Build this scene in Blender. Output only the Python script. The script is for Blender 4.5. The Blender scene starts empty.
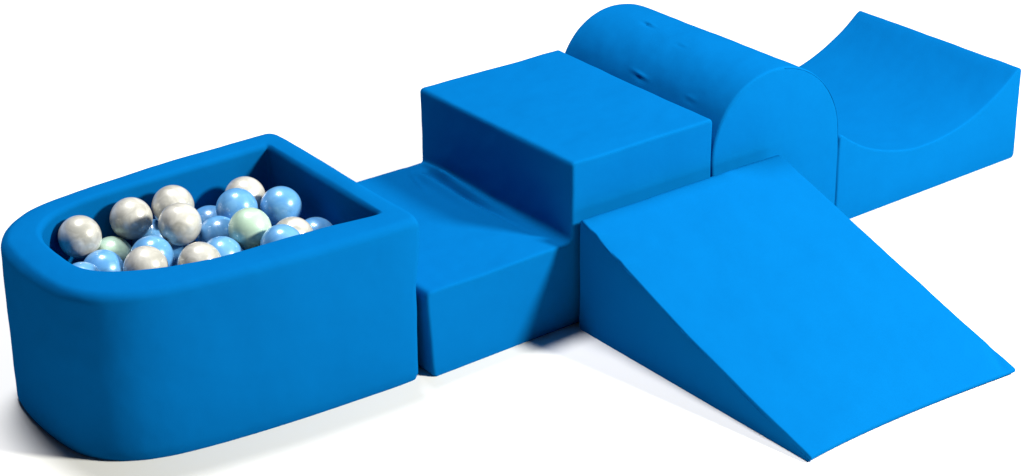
import bpy, bmesh, math, random
from mathutils import Vector, Matrix, noise

S = bpy.context.scene
COL = S.collection
random.seed(4)

# ------------------------------------------------------------------ materials
def new_mat(name):
    m = bpy.data.materials.new(name); m.use_nodes = True
    nt = m.node_tree
    return m, nt, nt.nodes['Principled BSDF']

def fabric(name, col, rough=0.8):
    m, nt, b = new_mat(name)
    N, L = nt.nodes.new, nt.links.new
    tc = N('ShaderNodeTexCoord')
    # faint dye variation
    n1 = N('ShaderNodeTexNoise'); n1.inputs['Scale'].default_value = 9; n1.inputs['Detail'].default_value = 5
    L(tc.outputs['Object'], n1.inputs['Vector'])
    mx = N('ShaderNodeMix'); mx.data_type = 'RGBA'
    mx.inputs[6].default_value = (col[0]*.93, col[1]*.95, col[2]*.96, 1)
    mx.inputs[7].default_value = (col[0]*1.07, col[1]*1.05, col[2]*1.04, 1)
    L(n1.outputs['Fac'], mx.inputs[0]); L(mx.outputs[2], b.inputs['Base Color'])
    b.inputs['Roughness'].default_value = rough
    b.inputs['Specular IOR Level'].default_value = 0.0
    # soft undulation of the stretched cover, then jersey knit grain
    n2 = N('ShaderNodeTexNoise'); n2.inputs['Scale'].default_value = 5; n2.inputs['Detail'].default_value = 3
    L(tc.outputs['Object'], n2.inputs['Vector'])
    b1 = N('ShaderNodeBump'); b1.inputs['Strength'].default_value = .5; b1.inputs['Distance'].default_value = .016
    L(n2.outputs['Fac'], b1.inputs['Height'])
    n3 = N('ShaderNodeTexNoise'); n3.inputs['Scale'].default_value = 600; n3.inputs['Detail'].default_value = 2
    L(tc.outputs['Object'], n3.inputs['Vector'])
    b2 = N('ShaderNodeBump'); b2.inputs['Strength'].default_value = .22; b2.inputs['Distance'].default_value = .002
    L(n3.outputs['Fac'], b2.inputs['Height']); L(b1.outputs[0], b2.inputs['Normal'])
    L(b2.outputs[0], b.inputs['Normal'])
    return m

BLUE = (0.0008, 0.099, 0.312)
M_FAB = fabric('blue_jersey', BLUE)
M_SEAM = fabric('blue_thread', (BLUE[0]*.8, BLUE[1]*.8, BLUE[2]*.85), .9)

def ball_mat(name, c1, c2, metal, rough):
    m, nt, b = new_mat(name)
    N, L = nt.nodes.new, nt.links.new
    tc = N('ShaderNodeTexCoord'); oi = N('ShaderNodeObjectInfo')
    ad = N('ShaderNodeVectorMath'); ad.operation = 'ADD'
    L(tc.outputs['Object'], ad.inputs[0]); L(oi.outputs['Location'], ad.inputs[1])
    n = N('ShaderNodeTexNoise'); n.inputs['Scale'].default_value = 26; n.inputs['Detail'].default_value = 3
    n.inputs['Distortion'].default_value = 1.2
    L(ad.outputs[0], n.inputs['Vector'])
    rp = N('ShaderNodeValToRGB')
    rp.color_ramp.elements[0].position = .35; rp.color_ramp.elements[0].color = (*c1, 1)
    rp.color_ramp.elements[1].position = .68; rp.color_ramp.elements[1].color = (*c2, 1)
    L(n.outputs['Fac'], rp.inputs[0]); L(rp.outputs[0], b.inputs['Base Color'])
    b.inputs['Metallic'].default_value = metal
    b.inputs['Roughness'].default_value = rough
    b.inputs['Coat Weight'].default_value = .6; b.inputs['Coat Roughness'].default_value = .05
    bp = N('ShaderNodeBump'); bp.inputs['Strength'].default_value = .12; bp.inputs['Distance'].default_value = .004
    L(n.outputs['Fac'], bp.inputs['Height']); L(bp.outputs[0], b.inputs['Normal'])
    return m

M_BALL = {
    'w': ball_mat('pearl_plastic', (.38, .375, .345), (.58, .57, .54), .12, .30),
    'b': ball_mat('light_blue_plastic', (.085, .27, .56), (.13, .34, .62), .05, .30),
    'm': ball_mat('mint_plastic', (.36, .52, .41), (.43, .58, .48), .05, .34),
}

m, nt, b = new_mat('white_backdrop')
n = nt.nodes.new('ShaderNodeTexNoise'); n.inputs['Scale'].default_value = 3
r = nt.nodes.new('ShaderNodeValToRGB')
FL = .74
r.color_ramp.elements[0].color = (FL-.01,)*3+(1,); r.color_ramp.elements[1].color = (FL+.01,)*3+(1,)
nt.links.new(n.outputs['Fac'], r.inputs[0]); nt.links.new(r.outputs[0], b.inputs['Base Color'])
b.inputs['Roughness'].default_value = .9; b.inputs['Specular IOR Level'].default_value = .1
M_FLOOR = m

# ------------------------------------------------------------------ helpers
def link(name, bm, mat, parent=None, smooth=True, flat_faces=()):
    me = bpy.data.meshes.new(name)
    if smooth:
        for f in bm.faces: f.smooth = True
    for f in flat_faces: f.smooth = False
    bm.normal_update(); bm.to_mesh(me); bm.free()
    me.materials.append(mat)
    o = bpy.data.objects.new(name, me); COL.objects.link(o)
    if parent: o.parent = parent
    return o

def tag(o, label, cat, group=None):
    o['label'] = label; o['category'] = cat
    if group: o['group'] = group
    return o

def round_poly(corners, step=.012):
    """corners: (x, z, radius); returns a dense closed polyline with filleted corners"""
    out = []
    n = len(corners)
    ends = []
    for i in range(n):
        p0 = Vector(corners[i-1][:2]); p = Vector(corners[i][:2]); p1 = Vector(corners[(i+1) % n][:2])
        rad = corners[i][2]
        a = (p0-p).normalized(); c = (p1-p).normalized()
        if rad <= 0 or a.angle(c) > math.pi-.02:
            ends.append([p]); continue
        ang = a.angle(c); t = rad/math.tan(ang/2)
        cen = p+(a+c).normalized()*(rad/math.sin(ang/2))
        s = p+a*t-cen; e = p+c*t-cen
        tot = math.atan2(s.x*e.y-s.y*e.x, s.dot(e))
        k = max(5, int(abs(tot)*rad/step)+1)
        arc = []
        for j in range(k+1):
            th = tot*j/k
            arc.append(cen+Vector((s.x*math.cos(th)-s.y*math.sin(th), s.x*math.sin(th)+s.y*math.cos(th))))
        ends.append(arc)
    for i in range(n):
        out += ends[i]
        q0 = ends[i][-1]; q1 = ends[(i+1) % n][0]
        d = (q1-q0).length
        k = int(d/step)
        for j in range(1, k): out.append(q0.lerp(q1, j/k))
    cl = [out[0]]
    for q in out[1:]:
        if (q-cl[-1]).length > 1e-4: cl.append(q)
    if (cl[0]-cl[-1]).length < 1e-4: cl.pop()
    return cl

def poly_normals(pts):
    n = len(pts); area = sum(pts[i-1].x*pts[i].y-pts[i].x*pts[i-1].y for i in range(n))
    sg = 1 if area > 0 else -1
    res = []
    for i in range(n):
        a = (pts[i]-pts[i-1]).normalized(); c = (pts[(i+1) % n]-pts[i]).normalized()
        t = (a+c).normalized()
        res.append(Vector((t.y, -t.x))*sg)
    return res

def ear_clip(co):
    n = len(co)
    area = sum(co[i-1].x*co[i].y-co[i].x*co[i-1].y for i in range(n))
    idx = list(range(n)) if area > 0 else list(range(n))[::-1]
    cr = lambda a, b, c: (co[b].x-co[a].x)*(co[c].y-co[a].y)-(co[b].y-co[a].y)*(co[c].x-co[a].x)
    out = []; start = 0
    while len(idx) > 2:
        m = len(idx); done = False
        reflex = [idx[k] for k in range(m) if cr(idx[k-1], idx[k], idx[(k+1) % m]) < -1e-12]
        for kk in range(m):
            k = (start+kk) % m
            a, b, c = idx[k-1], idx[k], idx[(k+1) % m]
            if cr(a, b, c) <= 1e-10: continue
            if any(r not in (a, b, c) and cr(a, b, r) >= 0 and cr(b, c, r) >= 0 and cr(c, a, r) >= 0 for r in reflex): continue
            out.append((a, b, c)); idx.pop(k); start = k+1; done = True; break
        if not done:
            k = min(range(m), key=lambda q_: abs(cr(idx[q_-1], idx[q_], idx[(q_+1) % m])))
            out.append((idx[k-1], idx[k], idx[(k+1) % m])); idx.pop(k)
    return out

def lump(p, amp, scale, seed):
    return amp*noise.noise(Vector(p)*scale+Vector((seed, seed*.7, seed*1.3)))

def extrude_block(pts, depth, er=.008, seed=0., amp=.0016, disp=None, step=.014):
    """profile in x-z swept along y from 0 to depth, with rounded rims; disp(p, n) -> extra offset along the surface normal"""
    nr = poly_normals(pts)
    rows = []            # (y, inset)
    k = 4
    rows += [(0, er+.0018), (0, er+.0008)]
    for j in range(k+1):
        a = math.pi/2*j/k
        rows.append((er*(1-math.cos(a)), er*(1-math.sin(a))))
    m = int((depth-2*er)/step)
    for j in range(1, m): rows.append((er+(depth-2*er)*j/m, 0))
    for j in range(k, -1, -1):
        a = math.pi/2*j/k
        rows.append((depth-er*(1-math.cos(a)), er*(1-math.sin(a))))
    rows += [(depth, er+.0008), (depth, er+.0018)]
    bm = bmesh.new(); grid = []
    for y, ins in rows:
        row = []
        for q, nn in zip(pts, nr):
            x, z = q.x-nn.x*ins, q.y-nn.y*ins*(.15 if q.y < .012 else 1)
            d = lump((x, y, z), amp, 7, seed)+lump((x, y, z), amp*.35, 24, seed+3)
            if disp: d += disp(x, y, z, nn)
            if z < .03: d *= max(0, z/.03)
            row.append(bm.verts.new((x+nn.x*d, y, max(z+nn.y*d, 0.0005))))
        grid.append(row)
    n = len(pts)
    for r0, r1 in zip(grid, grid[1:]):
        for i in range(n):
            bm.faces.new((r0[i-1], r0[i], r1[i], r1[i-1]))
    caps = []
    for row in (grid[0], grid[-1]):                          # flat ends, triangulated (profiles may be concave)
        co = [Vector((v_.co.x, v_.co.z)) for v_ in row]
        for tri in ear_clip(co): caps.append(bm.faces.new([row[k_] for k_ in tri]))
    bmesh.ops.recalc_face_normals(bm, faces=bm.faces)
    return bm, caps

def tube(points, rad, seg=8, closed=False, jit=0.):
    bm = bmesh.new(); rings = []
    n = len(points)
    for i, p in enumerate(points):
        p = Vector(p)
        a = Vector(points[i-1] if (i > 0 or closed) else points[i]); c = Vector(points[(i+1) % n] if (i < n-1 or closed) else points[i])
        t = (c-a).normalized()
        up = Vector((0, 0, 1)) if abs(t.z) < .9 else Vector((1, 0, 0))
        s = t.cross(up).normalized(); v = s.cross(t)
        rr = rad*(1+jit*noise.noise(p*60))
        rings.append([bm.verts.new(p+(s*math.cos(k*2*math.pi/seg)+v*math.sin(k*2*math.pi/seg))*rr) for k in range(seg)])
    for i in range(n-1 if not closed else n):
        a, c = rings[i], rings[(i+1) % n]
        for k in range(seg): bm.faces.new((a[k-1], a[k], c[k], c[k-1]))
    if not closed:
        bm.faces.new(rings[0]); bm.faces.new(rings[-1][::-1])
    bmesh.ops.recalc_face_normals(bm, faces=bm.faces)
    return bm

def root(name, loc, rz, label, cat):
    o = bpy.data.objects.new(name, None); COL.objects.link(o)
    o.location = loc; o.rotation_euler = (0, 0, rz); o.empty_display_size = .1
    return tag(o, label, cat)

def gauss(d, w): return math.exp(-(d/w)**2)
def seg_dist(px, py, a, c):
    ax, ay = a; cx, cy = c
    t = ((px-ax)*(cx-ax)+(py-ay)*(cy-ay))/((cx-ax)**2+(cy-ay)**2)
    tt = min(1, max(0, t))
    return math.hypot(px-ax-(cx-ax)*tt, py-ay-(cy-ay)*tt), t

# ------------------------------------------------------------------ setting
bm = bmesh.new()
v = [bm.verts.new(q) for q in ((-14, -12, 0), (18, -12, 0), (18, 22, 0), (-14, 22, 0))]
bm.faces.new(v)
fl = link('floor', bm, M_FLOOR, smooth=False); fl['kind'] = 'structure'

# ------------------------------------------------------------------ two-step block
W = .60
x0, x1, x2 = .694, 1.115, 1.541
hs, ht = .2165, .416
st = root('foam_steps', ((x0+x2)/2, W/2, 0), 0,
          'blue fabric-covered foam steps, a low wrinkled tread rising to a tall square block', 'foam steps')
cx, cy = (x0+x2)/2, W/2
prof = round_poly([(x0+.014-cx, 0, .010), (x2-cx, 0, .012), (x2-cx, ht, .011), (x1-cx, ht, .011), (x1-cx, hs, .013), (x0-cx, hs, .014)], .006)
# (start, end, height, half width): ridges and valleys of loose cloth along the foot of the tall block
FOLDS = [((1.103, .585), (1.098, .30), .019, .012), ((1.075, .525), (1.076, .10), -.022, .011), ((1.052, .555), (1.040, .18), .013, .016),
         ((1.060, .592), (1.010, .44), -.009, .013), ((1.030, .590), (.985, .42), .004, .014)]
def step_disp(x, y, z, nn):
    X = x+cx
    if not (x0+.05 < X < x1+.004 and hs-.03 < z < hs+.03): return 0
    d = 0
    for a, c, amp, w in FOLDS:
        wob = .006*noise.noise(Vector((y*9, amp*300, 0)))
        dd, t = seg_dist(X+wob, y, a, c)
        fade = min(1, max(0, 1-abs(t-.35)/.75))
        d += amp*fade*gauss(dd, w)
    return d*max(0, nn.y)*max(0, min(1, (W-y)/.035))
bm, ff = extrude_block(prof, W, seed=1.2, amp=.0022, disp=step_disp, step=.007)
for vv in bm.verts:                                         # the loose low end sits a touch proud of the tall end
    if vv.co.z > hs-.02 and vv.co.x+cx > x1-.08:            # the tall end is a little wider at its back
        f_ = min(1, max(0, (vv.co.x+cx-x1+.08)/.08))*min(1, (vv.co.z-hs+.02)/.03)
        vv.co.x -= .013*(vv.co.y/W)*f_*max(0, min(1, (x2-vv.co.x-cx)/(x2-x1)))
    if vv.co.x+cx < x1: vv.co.y -= .013*(x1-vv.co.x-cx)/(x1-x0)*(1-vv.co.y/W)
bmesh.ops.translate(bm, verts=bm.verts, vec=(0, -cy, 0))
o = link('cover', bm, M_FAB, st, flat_faces=ff)

# ------------------------------------------------------------------ wedge
hw, Ww, Lw, e = .292, .614, .784, .012
wd = root('foam_wedge', (1.115, -.026, 0), 0,
          'blue fabric-covered foam wedge sloping down to the floor in front of the tall block', 'foam wedge')
# profile in (u, z) where u runs down the slope; swept across the width, then turned
prof = round_poly([(0, 0, .010), (Lw-.016, 0, .006), (Lw, e+.002, .006), (0, hw, .012)], .007)
def wedge_disp(x, y, z, nn):
    d = 0
    if nn.y > .5:                                           # the slope sags a hair between its rims
        d -= (.002+.011*(1-y/Ww))*math.sin(math.pi*min(1, max(0, x/Lw)))
        # pinch of cloth at the outer toe corner
        dd, t = seg_dist(x, y, (.768, .585), (.705, .607)); d -= .005*gauss(dd, .010)*(1-.5*max(0, min(1, t)))
        # small puckers along the left rim near the top
        for px_, am in ((.06, .004), (.105, -.004), (.15, .003)):
            d += am*gauss(x-px_-.3*y, .012)*math.exp(-y/.03)
    return d
bm, ff = extrude_block(prof, Ww, seed=4.1, er=.0035, amp=.0022, disp=wedge_disp, step=.008)
for vv in bm.verts:                                         # u -> -y, width -> x
    x, y, z = vv.co
    if x > Lw*.9:                                           # toe edge bows in slightly between its corners
        x -= .016*math.sin(math.pi*(y/Ww)**.8)*((x-Lw*.9)/(Lw*.1))
    t = x/Lw
    vv.co = (y*(1+.030*t)+.010*t, -x, z)
bmesh.ops.recalc_face_normals(bm, faces=bm.faces)
link('cover', bm, M_FAB, wd, flat_faces=ff)
sm = []
for j in range(60):
    t = j/59; sm.append((.010*t+.0005+.0008*math.sin(t*23), -(.01+t*(Lw-.018)), hw+(e-hw)*t-.008-.012*math.sin(math.pi*t)))
link('seam', tube(sm, .0014, 6, jit=.5), M_SEAM, wd)

# ------------------------------------------------------------------ arch roller
xa0, xa1, rA, zA = 1.548, 1.970, .211, .286
ar = root('foam_arch', ((xa0+xa1)/2, .30, 0), 0,
          'blue fabric-covered foam half-round block with an arched top, between tall block and curved rocker', 'foam arch')
pts = [(-rA, 0, .010), (rA, 0, .010)]
prof = round_poly(pts+[(rA*math.cos(a), zA+rA*math.sin(a), 0) for a in [math.pi*j/150 for j in range(151)]], .006)
PK = [(.105, .405, .05), (.045, .22, .05), (.105, .20, .05), (-.10, .33, .04)]
def arch_disp(x, y, z, nn):
    d = 0
    if z > zA:
        th = math.degrees(math.atan2(z-zA, x))
        for (T, Y, am, ln) in ((95, .432, .0045, .020), (139, .318, .0042, .024), (103, .279, .0012, .018), (140, .125, .0012, .018)):
            s = rA*math.radians(th-T)+.12*(y-Y)
            g1 = math.exp(-((y-Y)/ln)**2)
            d += am*g1*math.exp(-(s/.0045)**2)
            d -= am*g1*math.exp(-((s-.009)/.0045)**2)
    return d
bm, ff = extrude_block(prof, W, seed=7.7, er=.007, amp=.0022, disp=arch_disp, step=.0045)
for vv in bm.verts: vv.co.x -= (.020+.022*vv.co.y/W)*max(0, (vv.co.z-.22)/.27)
bmesh.ops.translate(bm, verts=bm.verts, vec=(0, -.30, 0))
link('cover', bm, M_FAB, ar, flat_faces=ff)
nr = poly_normals(prof)
loop = [(q.x-n_.x*.004-.020*max(0, (q.y-.22)/.27), -.2995, q.y-n_.y*.004) for q, n_ in zip(prof, nr) if q.y > .012 and q.x > .03]
i0 = max(range(len(loop)), key=lambda i: (Vector(loop[i])-Vector(loop[i-1])).length)
loop = loop[i0:]+loop[:i0]
link('seam', tube(loop, .0010, 6, jit=.5), M_SEAM, ar)

# ------------------------------------------------------------------ hollow (concave) block
xc0, Lc, hc, Wc = 1.990, .690, .258, .600
rk = root('foam_valley', (xc0, .02, 0), .024,
          'blue fabric-covered foam block with a hollow curved top, at the far right end', 'foam block')
sag = .128; Rc = (Lc*Lc/4+sag*sag)/(2*sag)
cr = [(0, 0, .010), (Lc+.006, 0, .012), (Lc+.006, hc+.010, .009)]
for j in range(1, 40):
    x = Lc*(1-j/40.)
    tilt = .012*(x/Lc)
    cr.append((x, hc-sag+tilt+Rc-math.sqrt(Rc*Rc-(x-Lc/2)**2), 0))
cr.append((0, hc, .009))
prof = round_poly(cr)
bm, ff = extrude_block(prof, Wc, seed=9.3, er=.006, amp=.002, step=.008)
link('cover', bm, M_FAB, rk, flat_faces=ff)

# ------------------------------------------------------------------ ball pit
PIT_H = .397
pit = root('ball_pit', (.30, .32, 0), 0,
           'blue fabric-covered foam ball pit with one rounded end, full of pearly balls', 'ball pit')
def spline(keys, n):
    """Catmull-Rom through the keys (closed), n samples between neighbours"""
    out = []
    K = [Vector(k) for k in keys]; N = len(K)
    for i in range(N):
        p0, p1, p2, p3 = K[i-1], K[i], K[(i+1) % N], K[(i+2) % N]
        for j in range(n):
            t = j/n
            # centripetal parameterisation keeps the corners free of loops
            def tj(ti, a, c): return ti+max(1e-5, (c-a).length)**.5
            t0 = 0; t1 = tj(t0, p0, p1); t2 = tj(t1, p1, p2); t3 = tj(t2, p2, p3)
            T = t1+(t2-t1)*t
            A1 = p0*((t1-T)/(t1-t0))+p1*((T-t0)/(t1-t0)); A2 = p1*((t2-T)/(t2-t1))+p2*((T-t1)/(t2-t1)); A3 = p2*((t3-T)/(t3-t2))+p3*((T-t2)/(t3-t2))
            B1 = A1*((t2-T)/(t2-t0))+A2*((T-t0)/(t2-t0)); B2 = A2*((t3-T)/(t3-t1))+A3*((T-t1)/(t3-t1))
            out.append(B1*((t2-T)/(t2-t1))+B2*((T-t1)/(t2-t1)))
    return out
YM = .320
half_o = [(.686, .0), (.686, .20), (.686, .275), (.684, .302), (.674, .317), (.648, .321), (.50, .319), (.37, .314), (.25, .305), (.15, .293), (.065, .276), (.0, .250), (-.05, .210), (-.085, .155), (-.101, .080)]
half_i = [(.642, .0), (.642, .15), (.642, .205), (.642, .230), (.639, .239), (.627, .242), (.50, .240), (.39, .237), (.28, .234), (.19, .229), (.115, .215), (.055, .190), (.015, .148), (-.004, .100), (-.010, .050)]
# half lists run from the middle of the flat end round the back side to the nose
front_i = [(.642, .0), (.642, .15), (.642, .200), (.642, .222), (.639, .229), (.627, .231), (.50, .214), (.39, .211), (.28, .204), (.19, .189), (.115, .168), (.055, .140), (.018, .108), (-.003, .072), (-.010, .036)]
def full(h, tip, front=None):
    up = [(x, YM+y) for x, y in h]; dn = [(x, YM-y) for x, y in (front or h)[1:]]
    return up+[(tip, YM)]+dn[::-1]
NS = 10
PO = spline(full(half_o, -.105), NS); PI_ = spline(full(half_i, -.011, front_i), NS)
bm = bmesh.new(); grid = []
RR = .026
# cross-section parameters: (s = 0 outer .. 1 inner, z)
sec = []
for j in range(0, 26): sec.append(('o', 0., .0+(PIT_H-RR)*j/25))
for j in range(1, 9):
    a = math.pi/2*j/8; sec.append(('o', RR*(1-math.cos(a)), PIT_H-RR+RR*math.sin(a)))
sec += [('m', 0, PIT_H+.001)]
RI = .016
for j in range(0, 8):
    a = math.pi/2*(1-j/8); sec.append(('i', RI*(1-math.cos(a)), PIT_H-RI+RI*math.sin(a)))
for j in range(0, 14): sec.append(('i', 0, PIT_H-RI-(PIT_H-RI-.06)*j/13))
for q, w in zip(PO, PI_):
    dv = (w-q); L = dv.length; dn = dv/L
    row = []
    for typ, s, z in sec:
        if typ == 'o': P = q+dn*min(s, L*.45)
        elif typ == 'i': P = w-dn*min(s, L*.45)
        else: P = (q+w)/2
        d = lump((P.x, P.y, z), .0022, 6, 2.2)+lump((P.x, P.y, z), .0007, 22, 5.2)
        k = min(1, z/.04)
        if typ == 'o' and z < .012: P = P+dn*.006*(1-math.sqrt(max(0, 1-(1-z/.012)**2)))
        P = P-dn*d*k*(1 if typ != 'i' else -1)
        bx = 0
        if q.x > .60 and typ != 'i':
            f_ = max(0, min(1, (q.x-.60)/.06))*max(0, min(1, (z-.235)/.10))
            bx = .014*f_; z = z+.006*f_*math.sin(math.pi*max(0, min(1, (q.y-.02)/.62)))
        P = Vector((P.x+bx, P.y))
        row.append(bm.verts.new((P.x-.30, P.y-.32, max(.0005, z+d*(.6 if z > PIT_H-.06 else 0)))))
    grid.append(row)
n = len(grid)
for i in range(n):
    a, c = grid[i-1], grid[i]
    for j in range(len(sec)-1): bm.faces.new((a[j], c[j], c[j+1], a[j+1]))
bmesh.ops.recalc_face_normals(bm, faces=bm.faces)
link('cover', bm, M_FAB, pit)
# the padded bottom
PAD = .212
bm = bmesh.new()
cen = bm.verts.new((.02, 0, PAD+.001)); rings = []
for k, (s, z) in enumerate(((.5, PAD+.001), (.93, PAD), (.985, PAD-.008), (1.002, PAD-.03), (1.002, .002))):
    rings.append([bm.verts.new(((w.x-.32)*s+.02, (w.y-.32)*s, z)) for w in PI_])
for i in range(n):
    bm.faces.new((cen, rings[0][i-1], rings[0][i]))
    for a, c in zip(rings, rings[1:]): bm.faces.new((a[i-1], c[i-1], c[i], a[i]))
bmesh.ops.recalc_face_normals(bm, faces=bm.faces)
link('base_pad', bm, M_FAB, pit)

# ------------------------------------------------------------------ balls
R = .0482
bm = bmesh.new()
bmesh.ops.create_uvsphere(bm, u_segments=48, v_segments=28, radius=R)
for vv in bm.verts:                          # moulding seam round the middle and the small filling nub
    z = vv.co.z/R
    k = 1+.006*math.exp(-(z/.03)**2)-.012*math.exp(-((abs(z)-1)/.006)**2)
    vv.co *= k
ME = {}
for key, mt in M_BALL.items():
    me = bpy.data.meshes.new('ball_'+mt.name)
    for f in bm.faces: f.smooth = True
    bm.to_mesh(me); me.materials.append(mt); ME[key] = me
bm.free()
#BALLS
BALLS = [
    ('w', 0.1084, 0.4859, 0.3412, 'pearl white ball nearest the rounded end of the pit, beside the back wall'),
    ('w', 0.2441, 0.5011, 0.3415, 'pearl white ball on its own against the back wall, gaps either side'),
    ('w', 0.3451, 0.4898, 0.3480, 'pearl white ball behind the topmost pearl ball, touching the back wall'),
    ('w', 0.2987, 0.3722, 0.3600, 'topmost pearl white ball, half covering the pearl ball behind it'),
    ('w', 0.5268, 0.4802, 0.3231, 'pearl white ball deepest in the far corner, partly behind a light blue ball'),
    ('w', 0.1464, 0.2498, 0.3450, 'pearl white ball by the front rim, in front of a light blue ball'),
    ('w', 0.2482, 0.1956, 0.3450, 'pearl white ball cut off by the front rim, lowest in the middle of the pit'),
    ('w', 0.5053, 0.2346, 0.3170, 'pearl white ball nearest the flat end, peeking out behind a light blue ball'),
    ('b', 0.1208, 0.4096, 0.2825, 'light blue ball between a pearl ball and the front rim, near the rounded end'),
    ('b', 0.0430, 0.3533, 0.2974, 'light blue ball of which only a sliver shows over the rim at the rounded end'),
    ('b', 0.2150, 0.3552, 0.3100, 'light blue ball with a pearl ball right in front of it, left of middle'),
    ('b', 0.3013, 0.5168, 0.2648, 'light blue ball mostly buried behind the topmost pearl ball'),
    ('b', 0.4640, 0.4078, 0.3368, 'light blue ball in the far corner, in front of a pearl ball'),
    ('b', 0.5565, 0.3684, 0.3300, 'large clear-lying light blue ball by the shaded flat end wall'),
    ('b', 0.3838, 0.3538, 0.3100, 'light blue ball directly left of the uncovered mint green ball, in its shade'),
    ('b', 0.3288, 0.2445, 0.3163, 'light blue ball between the lowest pearl ball and the uncovered mint ball'),
    ('b', 0.4383, 0.1692, 0.3420, 'light blue ball by the front rim, right of the uncovered mint ball'),
    ('b', 0.5868, 0.2711, 0.2793, 'light blue ball barely showing over the front rim in the shaded corner'),
    ('b', 0.4371, 0.4928, 0.2700, 'light blue ball buried against the back wall, only a sliver showing'),
    ('m', 0.4156, 0.2666, 0.3533, 'mint green ball lying in full view on top, right of middle'),
    ('m', 0.1819, 0.4839, 0.2690, 'mint green ball half hidden behind the pearl ball at the rounded end'),
]
# a bottom layer of balls fills the gaps between the ones above
SUNK = {'w': 'pearl white ball sunk to the bottom of the pit beneath other balls',
        'b': 'light blue ball sunk to the bottom of the pit beneath other balls',
        'm': 'mint green ball sunk to the bottom of the pit beneath other balls'}
inner = [(q.x, q.y) for q in PI_]
def inside(x, y):
    c_ = False
    for (ax, ay), (bx_, by) in zip(inner, inner[1:]+inner[:1]):
        if (ay > y) != (by > y) and x < ax+(y-ay)*(bx_-ax)/(by-ay): c_ = not c_
    return c_
zf = PAD+.001+R*1.002; kinds = 'bwbmwbbw'
placed = [(b_[1], b_[2], b_[3]) for b_ in BALLS]; nf = 0
for iy in range(44):
    for ix in range(56):
        x, y = .03+ix*.011, .09+iy*.011
        if min((x-a_)**2+(y-b_)**2 for a_, b_ in inner) < (R+.003)**2: continue
        if not inside(x, y): continue
        if any((x-a_)**2+(y-b_)**2+(zf-c_)**2 < (2*R*1.004)**2 for a_, b_, c_ in placed): continue
        placed.append((x, y, zf)); k = kinds[nf % len(kinds)]; nf += 1
        BALLS.append((k, x, y, zf, SUNK[k]))
for (k, x, y, z, lab) in BALLS:
    o = bpy.data.objects.new('pit_ball', ME[k]); COL.objects.link(o)
    o.location = (x, y, z)
    o.rotation_euler = (random.uniform(0, 6.28), random.uniform(0, 6.28), random.uniform(0, 6.28))
    tag(o, lab, 'ball', 'plastic balls in the ball pit')

# ------------------------------------------------------------------ light
def area(name, loc, target, size, power, col=(1, 1, 1)):
    l = bpy.data.lights.new(name, 'AREA'); l.shape = 'DISK'; l.size = size; l.energy = power; l.color = col
    o = bpy.data.objects.new(name, l); COL.objects.link(o); o.location = loc
    o.rotation_euler = (Vector(target)-Vector(loc)).to_track_quat('-Z', 'Y').to_euler()
    return o
area('key_softbox', (3.15, -3.2, 2.75), (1.3, .1, .2), .75, 500, (1, .98, .86))
area('overhead_fill', (1.0, 2.2, 7.0), (1.0, .6, 0), 2.2, 725, (1, 1, 1))  # added fill lamp, lifts the floor towards white where the key is blocked
w = bpy.data.worlds.new('World'); S.world = w; w.use_nodes = True
bg = w.node_tree.nodes['Background']; bg.inputs[0].default_value = (1, 1, 1, 1); bg.inputs[1].default_value = .015

# ------------------------------------------------------------------ camera
cam = bpy.data.cameras.new('camera'); co = bpy.data.objects.new('camera', cam); COL.objects.link(co)
cam.sensor_width = 36; cam.lens = 2254.24/1024*36; cam.clip_start = .05; cam.clip_end = 100
rt = Vector((0.80211, -0.5971, -0.00926)); up = Vector((0.26455, 0.34139, 0.90192)); fw = Vector((0.5354, 0.7259, -0.4318))
M = Matrix((( rt.x, up.x, -fw.x, -1.7997), (rt.y, up.y, -fw.y, -3.7154), (rt.z, up.z, -fw.z, 2.4883), (0, 0, 0, 1)))
co.matrix_world = M
S.camera = co
S.render.resolution_x = 1024; S.render.resolution_y = 476
S.view_settings.view_transform = 'Standard'; S.view_settings.look = 'None'
S.view_settings.exposure = 0; S.view_settings.gamma = 1; S.view_settings.use_curve_mapping = False
